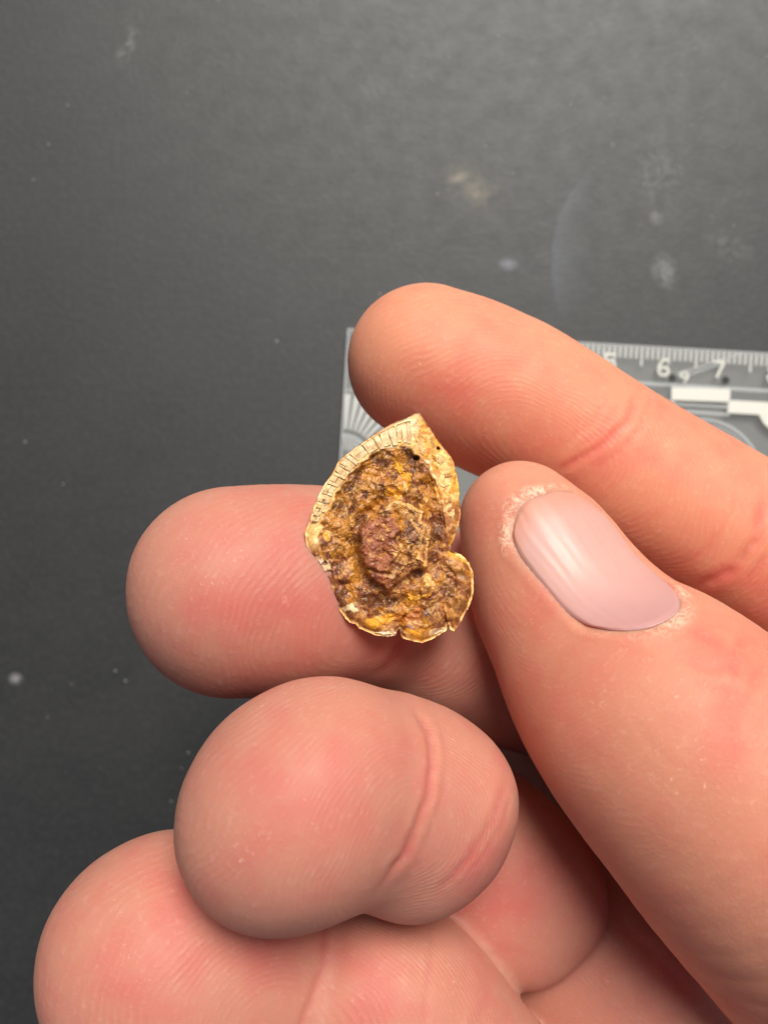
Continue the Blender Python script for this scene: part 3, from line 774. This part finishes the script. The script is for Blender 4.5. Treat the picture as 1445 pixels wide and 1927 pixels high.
# rim plates: the pale band cracked across into separate plates
RO = [(176, 832), (192, 765), (222, 682), (258, 606), (316, 520), (358, 440), (426, 378), (505, 320), (603, 252), (702, 196), (800, 158), (842, 150)]
RI = [(228, 838), (262, 770), (300, 700), (345, 630), (395, 560), (450, 492), (500, 446), (566, 392), (650, 350), (738, 328), (805, 322), (845, 330)]
def curve(pts, t):
    pts = np.array(pts, float); L = np.linspace(0, 1, len(pts)); return np.stack([np.interp(t, L, pts[:, 0]), np.interp(t, L, pts[:, 1])], -1)
cuts = [0.0, 0.05, 0.09, 0.115, 0.16, 0.185, 0.225, 0.25, 0.30, 0.325, 0.365, 0.39, 0.435, 0.455, 0.51, 0.545, 0.64, 0.71, 0.745, 0.80, 0.85, 0.885, 0.94, 1.0]
first = True
for i in range(len(cuts) - 1):
    rows = [(0.0, 1.0)] if (i % 3 or i > 15) else [(0.0, 0.52), (0.56, 1.0)]
    if i in (1, 2, 4, 5, 7, 9): rows = [(0.0, 0.47), (0.51, 1.0)]
    for (r0, r1) in rows:
        n1, n2 = 9, 9
        g = 0.0018
        T = np.linspace(cuts[i] + g, cuts[i + 1] - g, n1)
        skew = rng.uniform(-0.014, 0.014)
        W = np.linspace(r0, r1, n2)
        TT, WW = np.meshgrid(T, W, indexing='ij')
        TT = TT + skew * (WW - 0.5)
        o_, i_ = curve(RO, TT), curve(RI, TT)
        jag = 5 * fbm(TT * 60, TT * 0 + i, 0, 33, 2)[..., None]
        q = o_ + (i_ - o_) * (WW[..., None] * (0.92 + rng.uniform(-0.2, 0.06)))
        q = q + jag * (WW[..., None] - 0.3)
        xx, yy = q[..., 0].ravel(), q[..., 1].ravel()
        hh = 15 + rng.uniform(-2, 3) + 10 * sstep(0, 0.5, WW.ravel()) + 2 * fbm(xx / 14, yy / 14, 0, 44, 3) + rng.uniform(-3, 3) * (WW.ravel() - 0.5) + rng.uniform(-3, 3) * np.linspace(-1, 1, n1).repeat(n2)
        eu = np.minimum(np.linspace(0, 1, n1), 1 - np.linspace(0, 1, n1))[:, None]; ew = np.minimum(np.linspace(0, 1, n2), 1 - np.linspace(0, 1, n2))[None, :]
        hh -= 1.8 * (1 - sstep(0, 0.13, np.minimum(eu, ew))).ravel()
        tv = shell_pt(xx, yy, hh); bv = shell_pt(xx, yy, hh - 38)
        f1 = grid_faces(n1, n2)[:, ::-1]
        rg_ = [a_ * n2 for a_ in range(n1)] + [(n1 - 1) * n2 + b_ for b_ in range(1, n2)] + [a_ * n2 + n2 - 1 for a_ in range(n1 - 2, -1, -1)] + [b_ for b_ in range(n2 - 2, 0, -1)]
        kk = n1 * n2
        sk = [(rg_[(a_ + 1) % len(rg_)], kk + rg_[(a_ + 1) % len(rg_)], kk + rg_[a_], rg_[a_])[::-1] for a_ in range(len(rg_))]
        base_c = np.array(PAL['cream']) * 0.6 + np.array(PAL['white']) * 0.42
        st_ = sstep(-0.05, 0.35, fbm(xx / 26, yy / 26, 0, 55, 4))[:, None] * 0.75
        cc = base_c * (1 - st_) + np.array((0.80, 0.50, 0.20)) * st_
        cc = cc * rng.uniform(0.9, 1.04)
        ed = (1 - sstep(0, 0.10, np.minimum(eu, ew))).ravel()[:, None] * 0.35
        cc = cc * (1 - ed) + np.array((0.55, 0.28, 0.12)) * ed
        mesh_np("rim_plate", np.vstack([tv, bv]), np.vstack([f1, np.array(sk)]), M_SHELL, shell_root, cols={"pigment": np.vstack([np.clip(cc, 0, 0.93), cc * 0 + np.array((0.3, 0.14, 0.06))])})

# chips standing proud on the crust
def chip(cx_, cy_, rx, ry, ang, hgt, colr, n=11):
    ca, sa = math.cos(ang), math.sin(ang); V = []; base_h = float(shell_h(np.array([cx_]), np.array([cy_]))[0][0])
    ringp = []
    for i in range(n):
        a_ = 2 * math.pi * i / n; r = rng.uniform(0.5, 1.15)
        ringp.append((cx_ + (rx * r * math.cos(a_)) * ca - (ry * r * math.sin(a_)) * sa, cy_ + (rx * r * math.cos(a_)) * sa + (ry * r * math.sin(a_)) * ca))
    for s_, dz in ((1.1, -12), (1.0, hgt * 0.1), (0.8, hgt * 0.5), (0.45, hgt * 0.65)):
        for (a_, b_) in ringp:
            V.append(shell_pt(np.array([cx_ + (a_ - cx_) * s_]), np.array([cy_ + (b_ - cy_) * s_]), np.array([base_h + dz + rng.uniform(-2, 2)]))[0])
    V.append(shell_pt(np.array([cx_]), np.array([cy_]), np.array([base_h + hgt * 0.65]))[0])
    Fc = []
    for s_ in range(3):
        for i in range(n):
            j = (i + 1) % n; Fc += [(s_ * n + j, s_ * n + i, (s_ + 1) * n + i), (s_ * n + j, (s_ + 1) * n + i, (s_ + 1) * n + j)]
    for i in range(n): Fc.append((3 * n + (i + 1) % n, 3 * n + i, 4 * n))
    cc = np.array(PAL[colr])[None] * rng.uniform(0.85, 1.05, (len(V), 1))
    mesh_np("crust_chip", V, Fc, M_SHELL, shell_root, cols={"pigment": np.clip(cc, 0, 0.93)}, smooth=False)
for a_ in ((765, 478, 22, 46, -0.5, 12, 'yellow'), (800, 605, 12, 36, -0.3, 9, 'cream'), (905, 770, 24, 14, 0.3, 8, 'cream'), (690, 745, 34, 18, -0.5, 8, 'cream'),
           (752, 712, 26, 14, -0.1, 8, 'cream'), (830, 725, 24, 12, 0.4, 8, 'cream'), (952, 880, 20, 24, 0.4, 9, 'tan'), (945, 950, 16, 14, 0, 8, 'cream'), (750, 945, 14, 18, 0.2, 8, 'tan'),
           (745, 1080, 12, 34, 0.45, 7, 'tan'), (972, 1240, 36, 20, 0.8, 12, 'cream'), (935, 1335, 30, 16, -0.4, 9, 'yellow'), (810, 1245, 18, 11, 0.2, 8, 'cream'), (845, 1360, 24, 15, 0.1, 7, 'yellow'),
           (925, 340, 28, 48, 0.25, 10, 'cream'), (985, 300, 20, 46, -0.3, 8, 'tan'), (1045, 420, 34, 42, 0.4, 10, 'cream'), (1090, 520, 32, 30, 0.1, 9, 'tan'), (1075, 590, 38, 18, 0.15, 11, 'cream'),
           (880, 250, 22, 44, 0.1, 8, 'cream'), (1110, 690, 20, 30, 0.3, 7, 'tan'), (1125, 790, 24, 38, 0.1, 7, 'cream'), (1020, 560, 14, 44, -0.15, 8, 'cream'), (660, 955, 16, 8, -0.4, 5, 'cream'),
           (660, 1590, 60, 16, 0.05, 6, 'white'), (1030, 1592, 55, 16, -0.4, 6, 'white'), (240, 1100, 16, 20, 0.4, 8, 'white'), (268, 1160, 12, 18, 0.4, 8, 'white'), (640, 765, 18, 12, -0.6, 6, 'tan'),
           (1110, 880, 16, 34, 0.3, 7, 'tan'), (1000, 400, 16, 30, -0.5, 6, 'ochre')):
    chip(*a_)

# ------------------------------------------------------------------ clear plastic ruler
RA = math.radians(-3.33)
R0 = P(655, 621, H)                          # its top left corner on the table
ruler = bpy.data.objects.new("plastic_ruler", None); sc.collection.objects.link(ruler)
ruler.location = (R0[0] * CM, R0[1] * CM, 0.0003); ruler.rotation_euler = (0, 0, RA)
tag(ruler, "clear plastic stencil ruler with white scale and numerals, lying on the table behind the fingers", "ruler")
def clear_material():
    t = NT("clear_plastic"); t.set(t.b, Base_Color=(0.70, 0.74, 0.74, 1), Roughness=0.22)
    t.b.inputs["Alpha"].default_value = 0.14; t.b.inputs["Specular IOR Level"].default_value = 0.5
    return t.m
def print_material(name, colr, al):
    t = NT(name); t.set(t.b, Base_Color=(*colr, 1), Roughness=0.45); t.b.inputs["Alpha"].default_value = al
    return t.m
M_CLEAR = clear_material(); M_WHITE = print_material("white_print", (0.85, 0.86, 0.80), 0.72); M_TICK = print_material("tick_print", (0.85, 0.88, 0.86), 0.40)
M_DIGIT = print_material("numeral_print", (0.85, 0.86, 0.80), 0.58); M_FAINT = print_material("faint_print_glint", (0.75, 0.80, 0.82), 0.26); M_DARK = print_material("dark_print", (0.02, 0.02, 0.02), 0.75)
TH = 0.13
def to_r(px_, py_):
    p = P(px_, py_, H) - R0; c_, s_ = math.cos(-RA), math.sin(-RA)
    return np.array([p[0] * c_ - p[1] * s_, p[0] * s_ + p[1] * c_])
def prism(name, poly, z0, z1, mat, parent, bevel=0.0):
    n = len(poly); V = [(x_, y_, z0) for x_, y_ in poly] + [(x_, y_, z1) for x_, y_ in poly]
    me = bpy.data.meshes.new(name)
    Fc = [tuple(range(n))[::-1], tuple(range(n, 2 * n))] + [(i, (i + 1) % n, n + (i + 1) % n, n + i) for i in range(n)]
    me.from_pydata([tuple(c * CM for c in v) for v in V], [], Fc); me.materials.append(mat)
    o = bpy.data.objects.new(name, me); sc.collection.objects.link(o); o.parent = parent; return o
W_, L_ = 5.6, 16.0
prism("ruler_blade", [(0, 0), (-0.02, -W_), (L_, -W_), (L_, 0)], 0.0, TH, M_CLEAR, ruler)
def strip(name, a_, b_, w, mat, z0=None, hgt=0.006):
    a_, b_ = np.array(a_), np.array(b_); d = b_ - a_; d = d / np.linalg.norm(d); n = np.array([-d[1], d[0]]) * w / 2
    z0 = TH + 0.001 if z0 is None else z0
    o = prism(name, [tuple(a_ - n), tuple(b_ - n), tuple(b_ + n), tuple(a_ + n)], z0, z0 + hgt, mat, ruler); return o
PXC = H / F
# edge glint painted as pale strips in the faint print material
strip("edge_glint", (0, -0.02), (L_, -0.02), 0.03, M_FAINT); strip("edge_glint", (0.015, 0), (0.0, -W_), 0.03, M_FAINT)
x_tick = to_r(1203, 660)[0]
for i in range(-58, 90):
    xx = x_tick + i * 0.0995
    if xx < 0.5 or xx > L_ - 0.2: continue
    ln = 0.33 if i % 10 == 0 else (0.27 if i % 5 == 0 else 0.20)
    strip("tick", (xx, -0.045), (xx, -0.045 - ln), 0.042, M_TICK)
SEG = {'0': [[(0, .2), (.2, 0), (.8, 0), (1, .2), (1, .8), (.8, 1), (.2, 1), (0, .8), (0, .2)]], '1': [[(.2, .8), (.5, 1), (.5, 0)]], '2': [[(0, .8), (.3, 1), (.8, 1), (1, .75), (0, 0), (1, 0)]],
       '3': [[(0, 1), (1, 1), (.5, .6), (1, .35), (.8, 0), (0, 0)]], '4': [[(.8, 0), (.8, 1), (0, .3), (1, .3)]], '5': [[(1, 1), (.05, 1), (0, .55), (.7, .6), (1, .35), (.8, 0), (0, 0)]],
       '6': [[(.9, 1), (.4, 1), (0, .55), (0, .2), (.25, 0), (.8, 0), (1, .25), (.8, .5), (.1, .45)]], '7': [[(0, 1), (1, 1), (.35, 0)]],
       '8': [[(.5, .53), (.1, .72), (.25, 1), (.75, 1), (.9, .72), (.5, .53), (1, .28), (.8, 0), (.2, 0), (0, .28), (.5, .53)]],
       '9': [[(.9, .55), (.2, .5), (0, .75), (.25, 1), (.8, 1), (1, .75), (.9, .4), (.5, 0)]]}
def digit(ch, x0, y0, w, h, th, mat=M_WHITE):
    V, Fc = [], []
    for pl in SEG[ch]:
        for (a_, b_) in zip(pl[:-1], pl[1:]):
            A_ = np.array([x0 + a_[0] * w, y0 + a_[1] * h]); B_ = np.array([x0 + b_[0] * w, y0 + b_[1] * h])
            k = len(V)
            d = (B_ - A_) / (np.linalg.norm(B_ - A_) + 1e-9); n = np.array([-d[1], d[0]]) * th / 2; A_ = A_ - d * th * .3; B_ = B_ + d * th * .3
            z0 = TH + 0.003 + 0.0004 * k / 8
            for zz in (z0, z0 + 0.012):
                for q in (A_ - n, B_ - n, B_ + n, A_ + n): V.append((q[0], q[1], zz))
            Fc += [(k + 3, k + 2, k + 1, k), (k + 4, k + 5, k + 6, k + 7)] + [(k + e, k + (e + 1) % 4, k + 4 + (e + 1) % 4, k + 4 + e) for e in range(4)]
    return mesh_np("numeral", V, Fc, mat, ruler, smooth=False)
for k, (ch, pxx, pyy) in enumerate((('5', 1143, 684), ('6', 1243, 694), ('7', 1345, 698), ('8', 1446, 706))):
    q = to_r(pxx, pyy); digit(ch, q[0] - 0.09, q[1] - 0.14, 0.18, 0.28, 0.05, M_DIGIT)
for n_ in range(1, 5):
    q = to_r(1243 - 101.6 * (6 - n_), 694 - 5.9 * (6 - n_)); digit(str(n_), q[0] - 0.09, q[1] - 0.14, 0.18, 0.28, 0.05, M_DIGIT)
q = to_r(1281, 713); digit('9', q[0] - 0.07, q[1] - 0.09, 0.14, 0.18, 0.035, M_DIGIT)
for (a_, b_) in ((1259, 714), (1358, 718)):
    q = to_r(a_, b_); prism("stencil_hole", [(q[0] + 0.075 * math.cos(t), q[1] + 0.075 * math.sin(t)) for t in np.linspace(0, 2 * math.pi, 16, endpoint=False)], TH + 0.001, TH + 0.004, M_DARK, ruler)
strip("guide_line", to_r(1268, 706), to_r(1398, 665), 0.03, M_FAINT); strip("guide_line", to_r(1272, 713), to_r(1360, 684), 0.03, M_FAINT)
strip("slot_line", to_r(1180, 722), to_r(1560, 745), 0.06, M_FAINT); strip("slot_line", to_r(1180, 768), to_r(1366, 782), 0.06, M_FAINT); strip("slot_line", to_r(1180, 758), to_r(1366, 768), 0.05, M_FAINT)
strip("white_bar", to_r(1257, 743), to_r(1366, 747), 0.235, M_WHITE, None, 0.02); strip("white_bar", to_r(1362, 767), to_r(1600, 781), 0.235, M_WHITE, None, 0.02)
strip("white_bar", to_r(1236, 756), to_r(1262, 764), 0.10, M_WHITE, TH + 0.004, 0.01)
# rounded foot of the white bar
prism("white_bar", [tuple(to_r(a_, b_)) for a_, b_ in ((1418, 780), (1428, 798), (1442, 811), (1462, 816), (1480, 815), (1600, 824), (1600, 789))][::-1], TH + 0.004, TH + 0.022, M_WHITE, ruler)
def arc(name, c, r, w, t0, t1, mat, n=48):
    V = []; 
    for t in np.linspace(t0, t1, n):
        for r_, zz in ((r - w / 2, TH + 0.002), (r + w / 2, TH + 0.002), (r + w / 2, TH + 0.01), (r - w / 2, TH + 0.01)):
            V.append((c[0] + r_ * math.cos(t), c[1] + r_ * math.sin(t), zz))
    Fc = [(i * 4 + e, i * 4 + (e + 1) % 4, i * 4 + 4 + (e + 1) % 4, i * 4 + 4 + e) for i in range(n - 1) for e in range(4)]
    return mesh_np(name, V, Fc, mat, ruler, smooth=False)
for (a_, b_, r, w) in ((1312, 905, 1.12, 0.05), (1312, 905, 1.02, 0.025), (1010, 905, 0.9, 0.05), (1150, 1000, 0.5, 0.05)):
    arc("stencil_circle", to_r(a_, b_), r, w, 0, 2 * math.pi, M_FAINT)
fc_ = to_r(647, 868)
arc("protractor_arc", fc_, 0.47, 0.06, math.radians(-88), math.radians(96), M_FAINT); arc("protractor_arc", fc_, 1.30, 0.03, math.radians(-88), math.radians(91), M_FAINT)
for k in range(22):
    t = math.radians(-50 + k * 8.2)
    for r0, r1, hw in ((0.20, 0.43, 1.9), (0.58, 1.22, 2.6)):
        w0, w1 = r0 * math.radians(hw) * 0.8, r1 * math.radians(hw)
        u = np.array([math.cos(t), math.sin(t)]); n = np.array([-u[1], u[0]])
        a_ = fc_ + u * r0; b_ = fc_ + u * r1
        if min(a_[0], b_[0]) < 0.03: continue
        prism("protractor_wedge", [tuple(a_ - n * w0), tuple(b_ - n * w1), tuple(b_ + n * w1), tuple(a_ + n * w0)], TH + 0.001, TH + 0.008, M_TICK, ruler)
